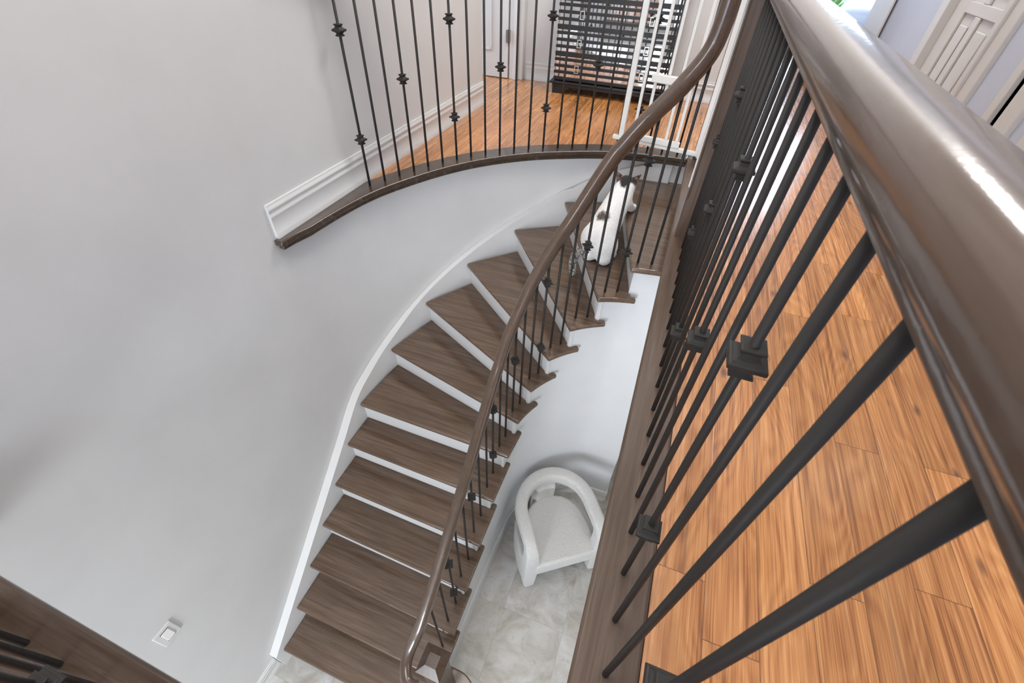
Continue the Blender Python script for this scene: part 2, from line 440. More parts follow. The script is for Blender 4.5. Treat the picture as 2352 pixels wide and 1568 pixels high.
baseboard('baseboard_back', [(-1.40, YB), (.36, YB)], 0, .14)
baseboard('baseboard_right', [(XR, 2.5), (XR, 2.27)], 0, .14)
baseboard('baseboard_right_2', [(XR, 4.2), (XR, 3.33)], 0, .14)
baseboard('baseboard_ground', [(XW, -3.0), (XW, .082)], G, .12)
ib = [p for p in ip if p[0] < .2]
baseboard('baseboard_stair', ib, G, .135, .011)
baseboard('baseboard_stair_side', [(.19, 1.888), (.19, 5.0)], G, .125)

# door with its casing at the left end of the back wall
dr = MB(); dr.box(-1.78, -1.548, 4.058, 4.09, .006, 1.70)
d1 = structure(dr.obj('door_1', TRIM, bevel=.002))
pn = MB()
pn.box(-1.78, -1.697, 4.052, 4.058, .20, .215); pn.box(-1.705, -1.69, 4.052, 4.058, .20, .70)
pn.obj('door_moulding', TRIM, d1, bevel=.002)
hb = MB(); hb.box(-1.562, -1.530, 4.046, 4.066, .268, .352); hb.cyl(P(-1.546, 4.043, .264), P(-1.546, 4.043, .356), .008)
hb.obj('hinge', mat('pewter', (.20, .19, .17), .4, metal=.6), d1)
cs = MB()
cs.box(-1.537, -1.50, 4.066, YB, 0, 1.74); cs.box(-1.50, -1.455, 4.056, YB, 0, 1.74); cs.box(-1.455, -1.42, 4.080, YB, 0, 1.74)
cs.box(-1.8, -1.42, 4.07, YB, 1.70, 1.76)
structure(cs.obj('trim_1', TRIM, bevel=.004))

# right wall: pilaster, panelled door and casings
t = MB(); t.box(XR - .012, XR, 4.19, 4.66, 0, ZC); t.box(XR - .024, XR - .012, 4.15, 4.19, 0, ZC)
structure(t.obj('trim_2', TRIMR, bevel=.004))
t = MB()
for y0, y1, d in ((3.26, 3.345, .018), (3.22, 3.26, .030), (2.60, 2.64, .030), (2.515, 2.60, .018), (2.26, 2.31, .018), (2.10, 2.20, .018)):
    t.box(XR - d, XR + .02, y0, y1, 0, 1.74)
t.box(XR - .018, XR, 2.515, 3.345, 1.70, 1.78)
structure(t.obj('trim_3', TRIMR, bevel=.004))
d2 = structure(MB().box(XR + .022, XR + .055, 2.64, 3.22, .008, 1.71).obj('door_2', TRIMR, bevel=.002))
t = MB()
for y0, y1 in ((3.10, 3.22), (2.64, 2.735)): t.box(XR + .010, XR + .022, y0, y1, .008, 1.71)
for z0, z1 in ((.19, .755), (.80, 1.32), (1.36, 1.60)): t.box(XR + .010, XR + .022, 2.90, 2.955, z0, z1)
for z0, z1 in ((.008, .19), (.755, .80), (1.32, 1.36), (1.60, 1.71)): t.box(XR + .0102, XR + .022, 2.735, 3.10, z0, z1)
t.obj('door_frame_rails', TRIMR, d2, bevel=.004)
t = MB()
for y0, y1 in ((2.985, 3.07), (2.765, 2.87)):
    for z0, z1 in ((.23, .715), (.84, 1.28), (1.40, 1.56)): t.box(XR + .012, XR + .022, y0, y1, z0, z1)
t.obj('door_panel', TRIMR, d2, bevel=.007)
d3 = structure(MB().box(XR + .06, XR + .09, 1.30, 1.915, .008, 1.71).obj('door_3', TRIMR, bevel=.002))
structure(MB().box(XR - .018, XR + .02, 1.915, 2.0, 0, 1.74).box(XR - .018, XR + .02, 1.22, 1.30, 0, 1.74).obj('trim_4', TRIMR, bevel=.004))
BLK = mat('gap_shade', (.05, .05, .045), .8)  # near-black colour painting the shade inside the door gap
structure(MB().box(XR + .1, XR + .14, 2.10, 2.30, 0, 1.72).obj('gap_shade_sheet', BLK))

# dark nosing boards around the opening
TB = .024
e = MB(); e.box(.0705, .193, -.0615, 2.87, -TB, .003)
structure(e.obj('trim_5', BOARDY, bevel=.009))
e = MB(); e.box(-1.48, .193, -.185, -.0625, -TB, .003)
structure(e.obj('trim_6', BOARDX, bevel=.009))
fr = offset(cb, -.0615); bk = offset(cb, .0615)
fr = [(max(p[0], -1.5), p[1]) for p in fr]
i0 = 0
frc = [(-1.436, 1.172), (-1.432, 1.25)] + [p for p in fr if p[1] > 1.30 and p[0] < .072]
bkc = [(-1.4795, 1.172), (-1.4795, 1.25)] + [(max(p[0], -1.4795 if p[1] < 1.8 else -1.478), p[1]) for p in bk][:10000]
bkc = bkc[:2] + [p for p, q in zip(bkc[2:], fr) if q[1] > 1.30 and q[0] < .072]
fr_end = frc[-1]
e = MB(); e.strip(frc + [(.0705, frc[-1][1])], bkc + [(.0705, bkc[-1][1])], -TB, .003)
structure(e.obj('trim_7', BOARDX, bevel=.008))
cv = MB()
frn = [(-1.44, 1.185)] + frc[1:] + [(.0705, frc[-1][1])]
cv.strip(offset(frn, .012), offset(frn, .05), -.049, -TB)
structure(cv.obj('trim_8', BOARDX, bevel=.008))
structure(MB().box(.084, .112, -.062, 1.90, -.049, -TB).box(.084, .112, 1.90, 2.84, -.049, -TB).box(-1.48, .112, -.104, -.076, -.049, -TB).obj('trim_9', BOARDY, bevel=.006))
structure(MB().box(.100, .112, -.09, 2.87, -.27, -.049).box(-1.48, .112, -.104, -.092, -.27, -.049).obj('trim_10', TRIM))

# ------------------------------------------------------------------ staircase
st = thing('staircase', P(-.95, .2, G), 'curved staircase with dark stained treads and white risers rising to the gallery', 'staircase')
for k in range(1, 13):
    a, b = FL[k], FR[k]; na, nb = FL[k + 1], FR[k + 1]
    ux, uy = unit(na, nb); nx, ny = -uy, ux
    o = .037                                   # next riser set back from its nosing
    bl = (na[0] + nx * o, na[1] + ny * o); br = (nb[0] + nx * o, nb[1] + ny * o)
    if k == 1:
        cx, cy, r = -.385, .279, .1475
        poly = [a] + [(cx + r * math.cos(math.radians(t_)), cy + r * math.sin(math.radians(t_))) for t_ in range(-90, 91, 10)] + [(-.452, .4265), (-.452, .36), bl]
    else:
        kb = KB[k]
        # return nosing continues past the riser on the inner side
        mid = lerp(b, kb, .5)
        if k >= 8:
            vx, vy = mid[0] - .25, mid[1] - 1.28; l = math.hypot(vx, vy)
            rr = (math.hypot(b[0] - .25, b[1] - 1.28) + math.hypot(kb[0] - .25, kb[1] - 1.28)) / 2
            mid = (.25 + vx / l * rr, 1.28 + vy / l * rr)
        arcp = [b, lerp(lerp(b, mid, .5), mid, .1), mid, lerp(lerp(mid, kb, .5), mid, .1), kb] if k >= 8 else [b, kb]
        if k >= 8:
            q = lambda t_: tuple((1 - t_) ** 2 * b[i] + 2 * t_ * (1 - t_) * (2 * mid[i] - .5 * b[i] - .5 * kb[i]) + t_ ** 2 * kb[i] for i in range(2))
            arcp = [q(t_ / 8) for t_ in range(9)]
        wd = .031
        kin = (kb[0] - ux * wd, kb[1] - uy * wd)
        s_ = (kin[0] - br[0]) * ux + (kin[1] - br[1]) * uy
        rin = (br[0] + ux * s_, br[1] + uy * s_)
        poly = [a] + arcp + [kin, rin, bl]
    t = MB(); t.prism(poly, zt(k) - TH, zt(k)); t.obj('tread', TREADW, st, bevel=.010, seg=3, angle=50)
# landing before the last riser
landing = [FL[13], (-.25, 2.895), (.13, 2.915), (.13, 1.865), (.072, 1.852), (.02, 1.845), FR[13]]
MB().prism([FL[13], (-.20, 2.905), (.13, 2.915), (.13, 1.868), (.072, 1.862), (.02, 1.853), FR[13]], zt(13) - TH, zt(13)).obj('landing', TREADW, st, bevel=.010, angle=50)
for k in range(1, 14):
    a, b = FL[k], FR[k]; ux, uy = unit(a, b); nx, ny = -uy, ux
    if k == 1:
        cx, cy, r = -.385, .279, .118
        pr = [(-1.42, .163)] + [(cx + r * math.cos(math.radians(t_)), cy + r * math.sin(math.radians(t_))) for t_ in range(-88, 91, 8)] + [(-.46, .395), (-.46, .30), (-1.42, .30)]
        MB().prism(pr, G, zt(1) - TH).obj('riser', TRIM, st); continue
    ext = -.012 if k < 13 else .0
    i1 = (b[0] + nx * .029 - ux * .0345, b[1] + ny * .029 - uy * .0345)
    i0_ = (a[0] + nx * .029, a[1] + ny * .029)
    i3 = (i1[0] + nx * .012, i1[1] + ny * .012); i2 = (i0_[0] + nx * .012, i0_[1] + ny * .012)
    MB().prism([i0_, i1, i3, i2], zt(k - 1) - .005, zt(k) - TH).obj('riser', TRIM, st)
# riser up to the gallery, below the straight nosing on the right of the landing
MB().box(.094, .108, 1.93, 2.90, zt(13), -.049).obj('riser', TRIM, st)
# outer skirt board against the curved wall
sk_i = [(-1.428, .085)] + [FL[k] for k in range(1, 8)] + [(-1.42, 1.46)] + [FL[k] for k in range(8, 13)] + [(-.42, 2.812), (-.28, 2.852), (-.14, 2.872), (.0, 2.884)]
sk_z = [zt(1) - (.133 - .085) * .89] + [zt(k) for k in range(1, 8)] + [(zt(7) + zt(8)) / 2] + [zt(k) for k in range(8, 13)] + [-.232, -.175, -.125, -.09]
cat3 = catmull([(p[0], p[1], z) for p, z in zip(sk_i, sk_z)], 5)
def wall_near(p):
    if p[1] <= 1.28: return (XW + .001, p[1])
    vx, vy = p[0] - .25, p[1] - 1.28; l = math.hypot(vx, vy); r = 1.728 if p[0] < -.6 else l + .026
    return (.25 + vx / l * r, 1.28 + vy / l * r)
si = [(p[0], p[1]) for p in cat3]; so = [wall_near(p) for p in si]
zb = [max(p[2] - .22, G) for p in cat3]; ztp = [p[2] + .055 for p in cat3]
MB().strip(si, so, zb, ztp).obj('skirt_board', TRIM, st, smooth=True)

# ------------------------------------------------------------------ iron balusters
BR = .0070
KP = [(.0125, -.0215), (.0145, -.0205), (.0145, -.0180), (.0130, -.0165), (.0105, -.0135), (.0110, -.0105), (.0140, -.0075), (.0180, -.0055), (.0190, -.0045), (.0215, -.0040), (.0228, -.0022),
      (.0228, .0022), (.0215, .0040), (.0190, .0045), (.0180, .0055), (.0140, .0075), (.0110, .0105), (.0105, .0135), (.0130, .0165), (.0145, .0180), (.0145, .0205), (.0125, .0215)]
KP = [(w_ * 1.07, z_ * 1.16) for w_, z_ in KP]
def knuckle_mesh():
    m = MB(); rings = []
    for hw, z in KP: rings.append([Vector((a * hw, b * hw, z)) for a, b in ((-1, -1), (1, -1), (1, 1), (-1, 1))])
    m.rings(rings)
    bmesh.ops.recalc_face_normals(m.bm, faces=m.bm.faces)
    me = bpy.data.meshes.new('knuckle'); m.bm.to_mesh(me); m.bm.free(); me.materials.append(IRON); return me
KN = knuckle_mesh()
def rod_mesh(h):
    n = 14; m = MB(); m.rings([[Vector((BR * math.cos(2 * math.pi * i / n), BR * math.sin(2 * math.pi * i / n), z)) for i in range(n)] for z in (-.01, h)])
    me = bpy.data.meshes.new('baluster'); m.bm.to_mesh(me); m.bm.free(); me.materials.append(IRON)
    for p in me.polygons: p.use_smooth = len(p.vertices) == 4
    return me
_rods = {}
def baluster(parent, x, y, z0, h, knuckles=(), rot=0):
    """h and knuckle heights in plan units above z0"""
    key = round(h, 3)
    if key not in _rods: _rods[key] = rod_mesh(h * S)
    o = bpy.data.objects.new('baluster', _rods[key]); C.objects.link(o); o.parent = parent
    o.matrix_parent_inverse = parent.matrix_basis.inverted()
    o.location = P(x, y, z0); o.rotation_euler = (0, 0, rot)
    for kz in knuckles:
        k = bpy.data.objects.new('knuckle', KN); C.objects.link(k); k.parent = o; k.location = (0, 0, kz * S)
    return o
def pattern(i, dbl, sgl, phase):
    r = (i - phase) % 6
    return dbl if r == 0 else (sgl if r == 3 else ())

RAILPROF = [(-.0175, -.036), (.0175, -.036), (.0185, -.026), (.0235, -.022), (.0295, -.010), (.031, .004), (.0285, .018), (.0215, .029), (.011, .0345), (0, .036),
            (-.011, .0345), (-.0215, .029), (-.0285, .018), (-.031, .004), (-.0295, -.010), (-.0235, -.022), (-.0185, -.026)]
RZ = .9045

_c = [(x_, z_) for x_, z_ in RAILPROF[5:15]]
_c = catmull(_c, 4)
RAILPROF = RAILPROF[:5] + _c + RAILPROF[15:]
# near gallery railing: L-shaped, long run beside the floor and short run across the front
nr = thing('gallery_railing', P(.132, .9, 0), 'near railing with thick glossy brown handrail and black balusters beside the orange wood floor', 'railing')
B0 = .2219; SP = .09338
for i in range(-3, 18):
    y = B0 + SP * i
    baluster(nr, .132, y, 0, .874, pattern(i, (.224, .661), (.443,), 2))
for i in range(0, 17):
    baluster(nr, .017 - .0905 * i, -.120, 0, .874, pattern(i, (.224, .661), (.443,), 1))
path = [P(.132, y, RZ) for y in [-.12 + .06 + i * .1 for i in range(0, 20)] + [1.90]]
MB().sweep(path, RAILPROF).obj('handrail', RAILW, nr, smooth=True)
path = [P(x, -.120, RZ) for x in [.10 - i * .2 for i in range(0, 8)] + [-1.478]]
MB().sweep(path, RAILPROF).obj('handrail', dark_wood('dark_oak_handrail_across', 'x', 1.15, .2), nr, smooth=True)
# square newel at the stair end, with stopped chamfers
def newel(parent, x0, x1, y0, y1, z0, z1, cap=True):
    m = MB(); c = .008
    def ring(z, ch):
        return [P(*p, z) for p in ((x0 + ch, y0), (x1 - ch, y0), (x1, y0 + ch), (x1, y1 - ch), (x1 - ch, y1), (x0 + ch, y1), (x0, y1 - ch), (x0, y0 + ch))]
    m.rings([ring(z0, .0006), ring(z0 + .17, .0006), ring(z0 + .19, c), ring(z1 - .14, c), ring(z1 - .12, .0006), ring(z1, .0006)])
    o = m.obj('newel_post', POSTW, parent)
    return o
newel(nr, .091, .173, 1.893, 1.975, 0, .985)
newel(nr, .091, .173, -.161, -.079, 0, .985)
def cap_mesh(parent, cx, cy, z, hw, top, zt_, plate=.016):
    m = MB()
    m.rings([[P(cx + a * r, cy + b * r, zz) for a, b in ((-1, -1), (1, -1), (1, 1), (-1, 1))] for r, zz in ((hw * .86, z - .018), (hw * .92, z - .012), (hw, z - .008), (hw, z + .004), (top, zt_))])
    return m.obj('newel_cap', POSTW, parent)
cap_mesh(nr, .132, 1.934, .99, .055, .025, 1.015)
cap_mesh(nr, .132, -.12, .99, .055, .025, 1.015)

# curved railing on the far side of the opening
cr = thing('curved_railing', P(-.9, 2.4, 0), 'far curved railing of black balusters on a dark board along the upper hall', 'railing')
for i, (x, y) in enumerate(CURVE_BAL):
    a = CURVE_BAL[max(i - 1, 0)]; b = CURVE_BAL[min(i + 1, len(CURVE_BAL) - 1)]
    baluster(cr, x, y, 0, .874, pattern(i, (.228, .656), (.441,), 0), math.atan2(y, x) + math.pi / 4)
hp = [p for p in cb if p[0] < .10]
MB().sweep([P(-1.474, 1.40, RZ)] + [P(x, y, RZ) for x, y in hp if y > 1.45], RAILPROF).obj('handrail', RAILW, cr, smooth=True)
newel(cr, .098, .180, 2.872, 2.954, 0, .985)
cap_mesh(cr, .139, 2.913, .99, .055, .025, 1.015)

# stair railing
sr = thing('stair_railing', P(-.5, .3, zt(1)), 'stair railing with brown handrail sweeping down the curved stairs to a newel', 'railing')
SB = [(2, -.510, .471), (3, -.508, .565), (3, -.508, .663), (4, -.509, .757), (4, -.509, .854), (5, -.510, .950), (5, -.512, 1.050), (6, -.512, 1.149), (6, -.514, 1.243),
      (7, -.508, 1.325), (7, -.500, 1.400), (8, -.486, 1.467), (8, -.466, 1.531), (9, -.437, 1.589), (9, -.404, 1.645), (10, -.364, 1.700), (10, -.320, 1.750),
      (11, -.269, 1.793), (11, -.213, 1.824), (12, -.153, 1.846), (12, -.095, 1.874), (13, -.034, 1.903), (13, .030, 1.916)]
# handrail centre line
HR = [(-.440, .205, -1.455), (-.470, .198, -1.455), (-.503, .212, -1.455), (-.531, .258, -1.450), (-.537, .306, -1.428), (-.528, .350, -1.383), (-.517, .392, -1.325), (-.511, .456, -1.252), (-.509, .589, -1.136),
      (-.509, .739, -.995), (-.510, .953, -.818), (-.513, 1.053, -.735), (-.513, 1.236, -.568), (-.508, 1.310, -.485), (-.503, 1.379, -.408), (-.488, 1.450, -.330), (-.448, 1.565, -.170), (-.389, 1.668, -.020),
      (-.345, 1.722, .072), (-.245, 1.812, .298), (-.198, 1.832, .378), (-.137, 1.852, .470), (-.063, 1.887, .562), (-.034, 1.900, .604), (.004, 1.911, .665), (.024, 1.915, .72), (.032, 1.915, .79), (.034, 1.915, .85)]
hz = []
def rail_z(x, y):
    best = None
    for a, b in zip(HR[:-1], HR[1:]):
        dx, dy = b[0] - a[0], b[1] - a[1]; l2 = dx * dx + dy * dy + 1e-9
        t_ = max(0, min(1, ((x - a[0]) * dx + (y - a[1]) * dy) / l2)); d = math.hypot(a[0] + dx * t_ - x, a[1] + dy * t_ - y)
        if best is None or d < best[0] - 1e-4: best = (d, a[2] + (b[2] - a[2]) * t_)
    return best[1]
KH = {2: (.180, .600), 5: (.418,), 8: (.199, .613), 11: (.415,), 14: (.209, .635), 17: (.439,), 20: (.231, .658)}
for i, (k, x, y) in enumerate(SB):
    a = SB[max(i - 1, 0)]; b = SB[min(i + 1, len(SB) - 1)]
    h = rail_z(x, y) - zt(k) - .012
    if i == len(SB) - 1: h = .70 - zt(k)
    baluster(sr, x, y, zt(k), h, KH.get(i, ()), math.atan2(b[1] - a[1], b[0] - a[0]) + .5)
hpts = catmull(HR, 5)
MB().sweep([P(*p) for p in hpts], RAILPROF).obj('handrail', RAILW, sr, smooth=True)
# gooseneck top joins the level
MB().sweep([P(.030, 1.915, RZ), P(.05, 1.916, RZ), P(.0915, 1.92, RZ)], RAILPROF).obj('rail_end', RAILW, sr, smooth=True)
m = MB(); c_ = (-.436, .320)
def sq(z, r): return [P(c_[0] + a * r, c_[1] + b * r, z) for a, b in ((-1, -1), (1, -1), (1, 1), (-1, 1))]
m.rings([sq(zt(1), .049), sq(-1.60, .049)]); m.obj('newel_post', POSTW, sr, bevel=.003)
m = MB(); m.rings([sq(-1.60, .050), sq(-1.585, .058), sq(-1.565, .0635), sq(-1.552, .0635), sq(-1.515, .0275)]); m.obj('newel_cap', POSTW, sr)

# ------------------------------------------------------------------ baby gate, swung open along the curved railing
ga = Vector((-.383, 2.815)); gb = Vector((.1255, 2.790)); gd = (gb - ga).normalized(); GL = .53
def gp(u, z, off=0.0):
    u_ = u * .965; z += (.041 - .021 * u / GL) * (1 - z)          # the free end hangs a little high
    return P(ga.x + gd.x * u_ + gd.y * off, ga.y + gd.y * u_ - gd.x * off, z)
bg = thing('baby_gate', P(-.15, 2.91, 0), 'white metal baby gate standing open behind the curved railing', 'gate')
def gbox(m, u0, u1, z0, z1, th=.018, off=0):
    t2 = th / 2
    vs = [m.bm.verts.new(gp(u, z, o_)) for z in (z0, z1) for u, o_ in ((u0, off - t2), (u1, off - t2), (u1, off + t2), (u0, off + t2))]
    for f_ in ((3, 2, 1, 0), (4, 5, 6, 7), (0, 1, 5, 4), (1, 2, 6, 5), (2, 3, 7, 6), (3, 0, 4, 7)): m.bm.faces.new([vs[i] for i in f_])
for u, hw in ((.047, .0155), (.510, .013)):
    m = MB(); gbox(m, u - hw, u + hw, .03, .84, .022); m.obj('frame_post', GATEW, bg, bevel=.004)
for u, hw in ((.120, .0085), (.182, .0085), (.249, .0085), (.316, .0085), (.380, .0085), (.446, .0085)):
    m = MB(); gbox(m, u - hw, u + hw, .045, .83, .014); m.obj('bar', GATEW, bg, bevel=.003)
m = MB(); gbox(m, -.002, .53, .028, .052, .026); m.obj('bottom_rail', GATEW, bg, bevel=.005)
m = MB(); gbox(m, .150, .402, .052, .085, .024, .010); m.obj('sliding_rail', GATEW, bg, bevel=.005)
m = MB(); gbox(m, .158, .380, .368, .410, .030, .010); m.obj('sliding_rail', GATEW, bg, bevel=.006)
m = MB(); gbox(m, .03, .53, .83, .855, .024); m.obj('top_rail', GATEW, bg, bevel=.005)
m = MB(); gbox(m, .512, .534, .02, .075, .030); m.obj('hinge_foot', GATEW, bg, bevel=.006)
m = MB(); m.box(.0845, .0905, 1.955, 1.977, .205, .90)
tag(m.obj('gate_catch_strip', GATEW, bevel=.002), 'thin white gate catch strip fixed upright to the dark newel post', 'gate strip')

# ------------------------------------------------------------------ mirrored chest with black slats
ch = thing('mirrored_chest', P(-.64, 3.95, 0), 'black slatted chest with mirrored drawer fronts and silver square pulls', 'chest')
X0, X1, Y0, Y1 = -1.073, -.215, 3.85, 4.118; ZT = .79
MB().box(X0, X1, Y0 + .012, Y1, .09, ZT - .02).obj('body', BLACK, ch, bevel=.003)
MB().box(X0 - .03, X1 + .03, Y0 - .025, Y1, ZT - .02, ZT).obj('top', BLACK, ch, bevel=.006)
pl = MB(); pl.box(X0 - .028, X1 + .028, Y0 - .024, Y1, .070, .088); pl.box(X0 - .008, X1 + .008, Y0 - .008, Y1, .045, .070)
pl.obj('plinth', BLACK, ch, bevel=.006)
for x0, x1 in ((X0 - .004, X0 + .13), (X1 - .13, X1 + .004)):
    sgn = 1 if x0 < -.7 else -1
    e = MB()
    pts = [(x0, 0), (x0, .05), (x1, .05), (x1, .040), (x1 - .02 * 1, .026), (x0 + .075, .016), (x0 + .06, 0)] if sgn > 0 else [(x1, 0), (x1, .05), (x0, .05), (x0, .040), (x0 + .02, .026), (x1 - .075, .016), (x1 - .06, 0)]
    ring0 = [P(x, Y0 - .006, z) for x, z in pts]; ring1 = [P(x, Y0 + .03, z) for x, z in pts]
    e.rings([ring0, ring1]); e.obj('foot', BLACK, ch)
MB().box(X0 + .004, X0 + .06, Y1 - .06, Y1, 0, .06).obj('foot', BLACK, ch)
MB().box(X1 - .06, X1 - .004, Y1 - .06, Y1, 0, .06).obj('foot', BLACK, ch)
rows = [(.098, .262), (.270, .432), (.440, .602), (.610, .765)]
for z0, z1 in rows:
    MB().box(X0 + .006, X1 - .006, Y0 + .006, Y0 + .0118, z0, z1).obj('mirror_front', MIRROR, ch)
z = .109
while z < .76:
    MB().box(X0 - .002, X1 + .002, Y0 - .004, Y0 + .006, z - .0105, z + .0085).obj('slat', BLACK, ch)
    z += .0423
for zz in (.266, .436, .606): MB().box(X0, X1, Y0 - .006, Y0 + .006, zz - .010, zz + .010).obj('divider', BLACK, ch)
for xx in (X0 + .038, X1 - .038): MB().box(xx - .0022, xx + .0022, Y0 - .005, Y0 + .006, .09, .77).obj('stile', BLACK, ch)
for x in (-.893, -.396):
    for zc in (.180, .347, .520, .690):
        m = MB(); a_, b_ = .0165, .026; t_ = .005
        m.box(x - a_, x + a_, Y0 - .022, Y0 - .014, zc + b_ - t_, zc + b_).box(x - a_, x + a_, Y0 - .022, Y0 - .014, zc - b_, zc - b_ + t_)
        m.box(x - a_, x - a_ + t_, Y0 - .022, Y0 - .014, zc - b_ + t_, zc + b_ - t_).box(x + a_ - t_, x + a_, Y0 - .022, Y0 - .014, zc - b_ + t_, zc + b_ - t_)
        m.box(x - .004, x + .004, Y0 - .016, Y0 + .004, zc + b_ - .006, zc + b_ - .002)
        m.obj('pull', CHROME, ch)

# ------------------------------------------------------------------ boucle armchair under the gallery edge
U_ = (.811, .585); V_ = (-.585, .811)
def cp(u, v, z): return P(U_[0] * u + V_[0] * v, U_[1] * u + V_[1] * v, z)
ac = thing('armchair', cp(.726, 1.2, G), 'white boucle armchair with curved tubular back standing on the tile floor', 'armchair')
def sup(a, b, n=20, e=.55):
    out = []
    for i in range(n):
        t_ = 2 * math.pi * i / n; c, s_ = math.cos(t_), math.sin(t_)
        out.append((a * abs(c) ** e * (1 if c >= 0 else -1), b * abs(s_) ** e * (1 if s_ >= 0 else -1)))
    return out
ul, ur = .487, .965; uc = (ul + ur) / 2; rr = (ur - ul) / 2; vc = 1.205; vf = .985; zr = -1.845
pth = [(ul, vf + .004, G), (ul, vf + .003, G + .12), (ul, vf, -2.10), (ul, vf, -1.95), (ul, vf + .012, -1.885), (ul, vf + .045, -1.852), (ul, vf + .09, zr)]
pth += [(ul, vf + .16, zr)]
for i in range(0, 13):
    a = math.radians(180 - i * 15); pth.append((uc + rr * math.cos(a), vc + rr * math.sin(a) * 1.03, zr + .012 * math.sin(a)))
pth += [(ur, v, z_) for (u, v, z_) in pth[:8][::-1]]
pw = [cp(*p) for p in catmull(pth, 3)]
prof = sup(1, 1, 24, .5)
rings = []; cen = cp(uc, 1.15, -1.9)
for i, c in enumerate(pw):
    t_ = (pw[min(i + 1, len(pw) - 1)] - pw[max(i - 1, 0)]).normalized()
    # side direction: outward from the chair axis in plan
    uu = Vector((U_[0], U_[1], 0))
    if c.z > cp(0, 0, -1.87).z: sd = Vector((t_.y, -t_.x, 0)).normalized()
    else: sd = uu if i > len(pw) / 2 else uu
    sd = Vector((t_.y, -t_.x, 0))
    if sd.length < .35: sd = uu if i < len(pw) / 2 else -uu
    sd = (sd - sd.dot(t_) * t_).normalized(); up = sd.cross(t_).normalized()
    f_ = i / (len(pw) - 1); e_ = min(f_, 1 - f_) * 2                       # 0 at the feet, 1 at the middle of the back
    if e_ < .16: wa, wb = .046 + .02 * e_ / .16, .046 + .012 * e_ / .16
    elif e_ < .34: q_ = (e_ - .16) / .18; wa, wb = .066 - .018 * q_, .058 - .008 * q_
    else: q_ = (e_ - .34) / .66; wa, wb = .048 + .004 * q_, .050 + .016 * q_
    rings.append([c + sd * a * wa + up * b * wb for a, b in prof])
MB().rings(rings).obj('arm_frame', BOUCLE, ac, smooth=True, sub=1)
seat = [(ul + .02, .932), (ur - .02, .932), (ur - .015, 1.10)]
for i in range(0, 13):
    a = math.radians(0 + i * 15); seat.append((uc + (rr - .02) * math.cos(a), 1.17 + (rr - .02) * math.sin(a)))
seat += [(ul + .015, 1.10)]
m = MB()
def ringseat(z, k): 
    c0 = (uc, 1.12); return [cp(c0[0] + (u - c0[0]) * k, c0[1] + (v - c0[1]) * k, z) for u, v in seat]
m.rings([ringseat(-2.135, 1.0), ringseat(-1.998, 1.0)])
m.obj('seat', BOUCLE, ac, bevel=.022, seg=4)
def slab(name, pts, th0, z0, z1):
    m = MB(); n_ = len(pts); pin = []
    o1 = offset(pts, th0 / 2); o2 = offset(pts, -th0 / 2)
    r = []
    for i in range(n_):
        r.append([cp(*o1[i], z0), cp(*o2[i], z0), cp(*o2[i], z1), cp(*o1[i], z1)])
    m.rings(r); return m.obj(name, BOUCLE, ac, bevel=.02, seg=3)
bp = [(uc + (rr - .01) * math.cos(math.radians(a)), vc - .02 + (rr - .01) * math.sin(math.radians(a))) for a in range(114, 73, -5)]
slab('back_support', bp, .075, G, -1.87)
slab('side_panel', [(ul - .012, 1.02), (ul - .016, 1.12), (ul - .010, 1.22), (ul + .01, 1.30), (ul + .05, 1.37)], .055, G, -2.12)
slab('side_panel', [(ur + .012, 1.02), (ur + .016, 1.12), (ur + .010, 1.22), (ur - .01, 1.30), (ur - .05, 1.37)], .055, G, -2.12)

# ------------------------------------------------------------------ cat climbing to the landing
FUR = mat('cat_fur', (.75, .73, .70), .9, sheen=.08); g = NG(FUR); p = g.pos()
def spot(cx, cy, cz, r0, r1, sc=(1, 1, 1)):
    s_ = g.n('ShaderNodeVectorMath', operation='SUBTRACT'); g.l(p, s_.inputs[0]); s_.inputs[1].default_value = P(cx, cy, cz)
    m_ = g.n('ShaderNodeVectorMath', operation='MULTIPLY'); g.l(s_.outputs[0], m_.inputs[0]); m_.inputs[1].default_value = sc
    l_ = g.n('ShaderNodeVectorMath', operation='LENGTH'); g.l(m_.outputs[0], l_.inputs[0])
    d = g.math('ADD', l_.outputs['Value'], g.math('MULTIPLY', g.math('SUBTRACT', g.noise(p, 45, 4), .5), .035))
    return g.sep(g.ramp(d, [(r0, (1, 1, 1)), (r1, (0, 0, 0))]))[0]
col = g.ramp(g.noise(g.scale(p, 1, 1, 1), 90, 4), [(.3, (.66, .645, .62)), (.7, (.80, .79, .77))])
tab = g.ramp(g.noise(p, 110, 4, .6), [(.35, (.018, .014, .011)), (.62, (.13, .10, .075))])
CATP = dict(patch=(-.268, 2.175, -.125), head=(-.208, 2.372, .055), neck=(-.214, 2.335, .035))
col = g.mix(spot(*CATP['patch'], .038, .052), col, tab)
col = g.mix(spot(-.208, 2.376, .04, .046, .062, (.60, 1.15, .7)), col, (.014, .011, .010))
col = g.mix(spot(-.216, 2.338, .03, .036, .050, (1.5, .9, .6)), col, (.014, .011, .010))
g.l(col, g.b.inputs['Base Color']); g.bump(g.noise(g.scale(p, 1, 1, 1), 160, 4), .5, .004)
TABBY = mat('tabby_fur', (.2, .18, .16), .9, sheen=.3); g2 = NG(TABBY); pp = g2.pos()
g2.l(g2.ramp(g2.noise(pp, 55, 4, .6, .5), [(.40, (.03, .025, .022)), (.52, (.17, .155, .14)), (.64, (.50, .48, .45))]), g2.b.inputs['Base Color']); g2.bump(g2.noise(pp, 200, 3), .5, .004)

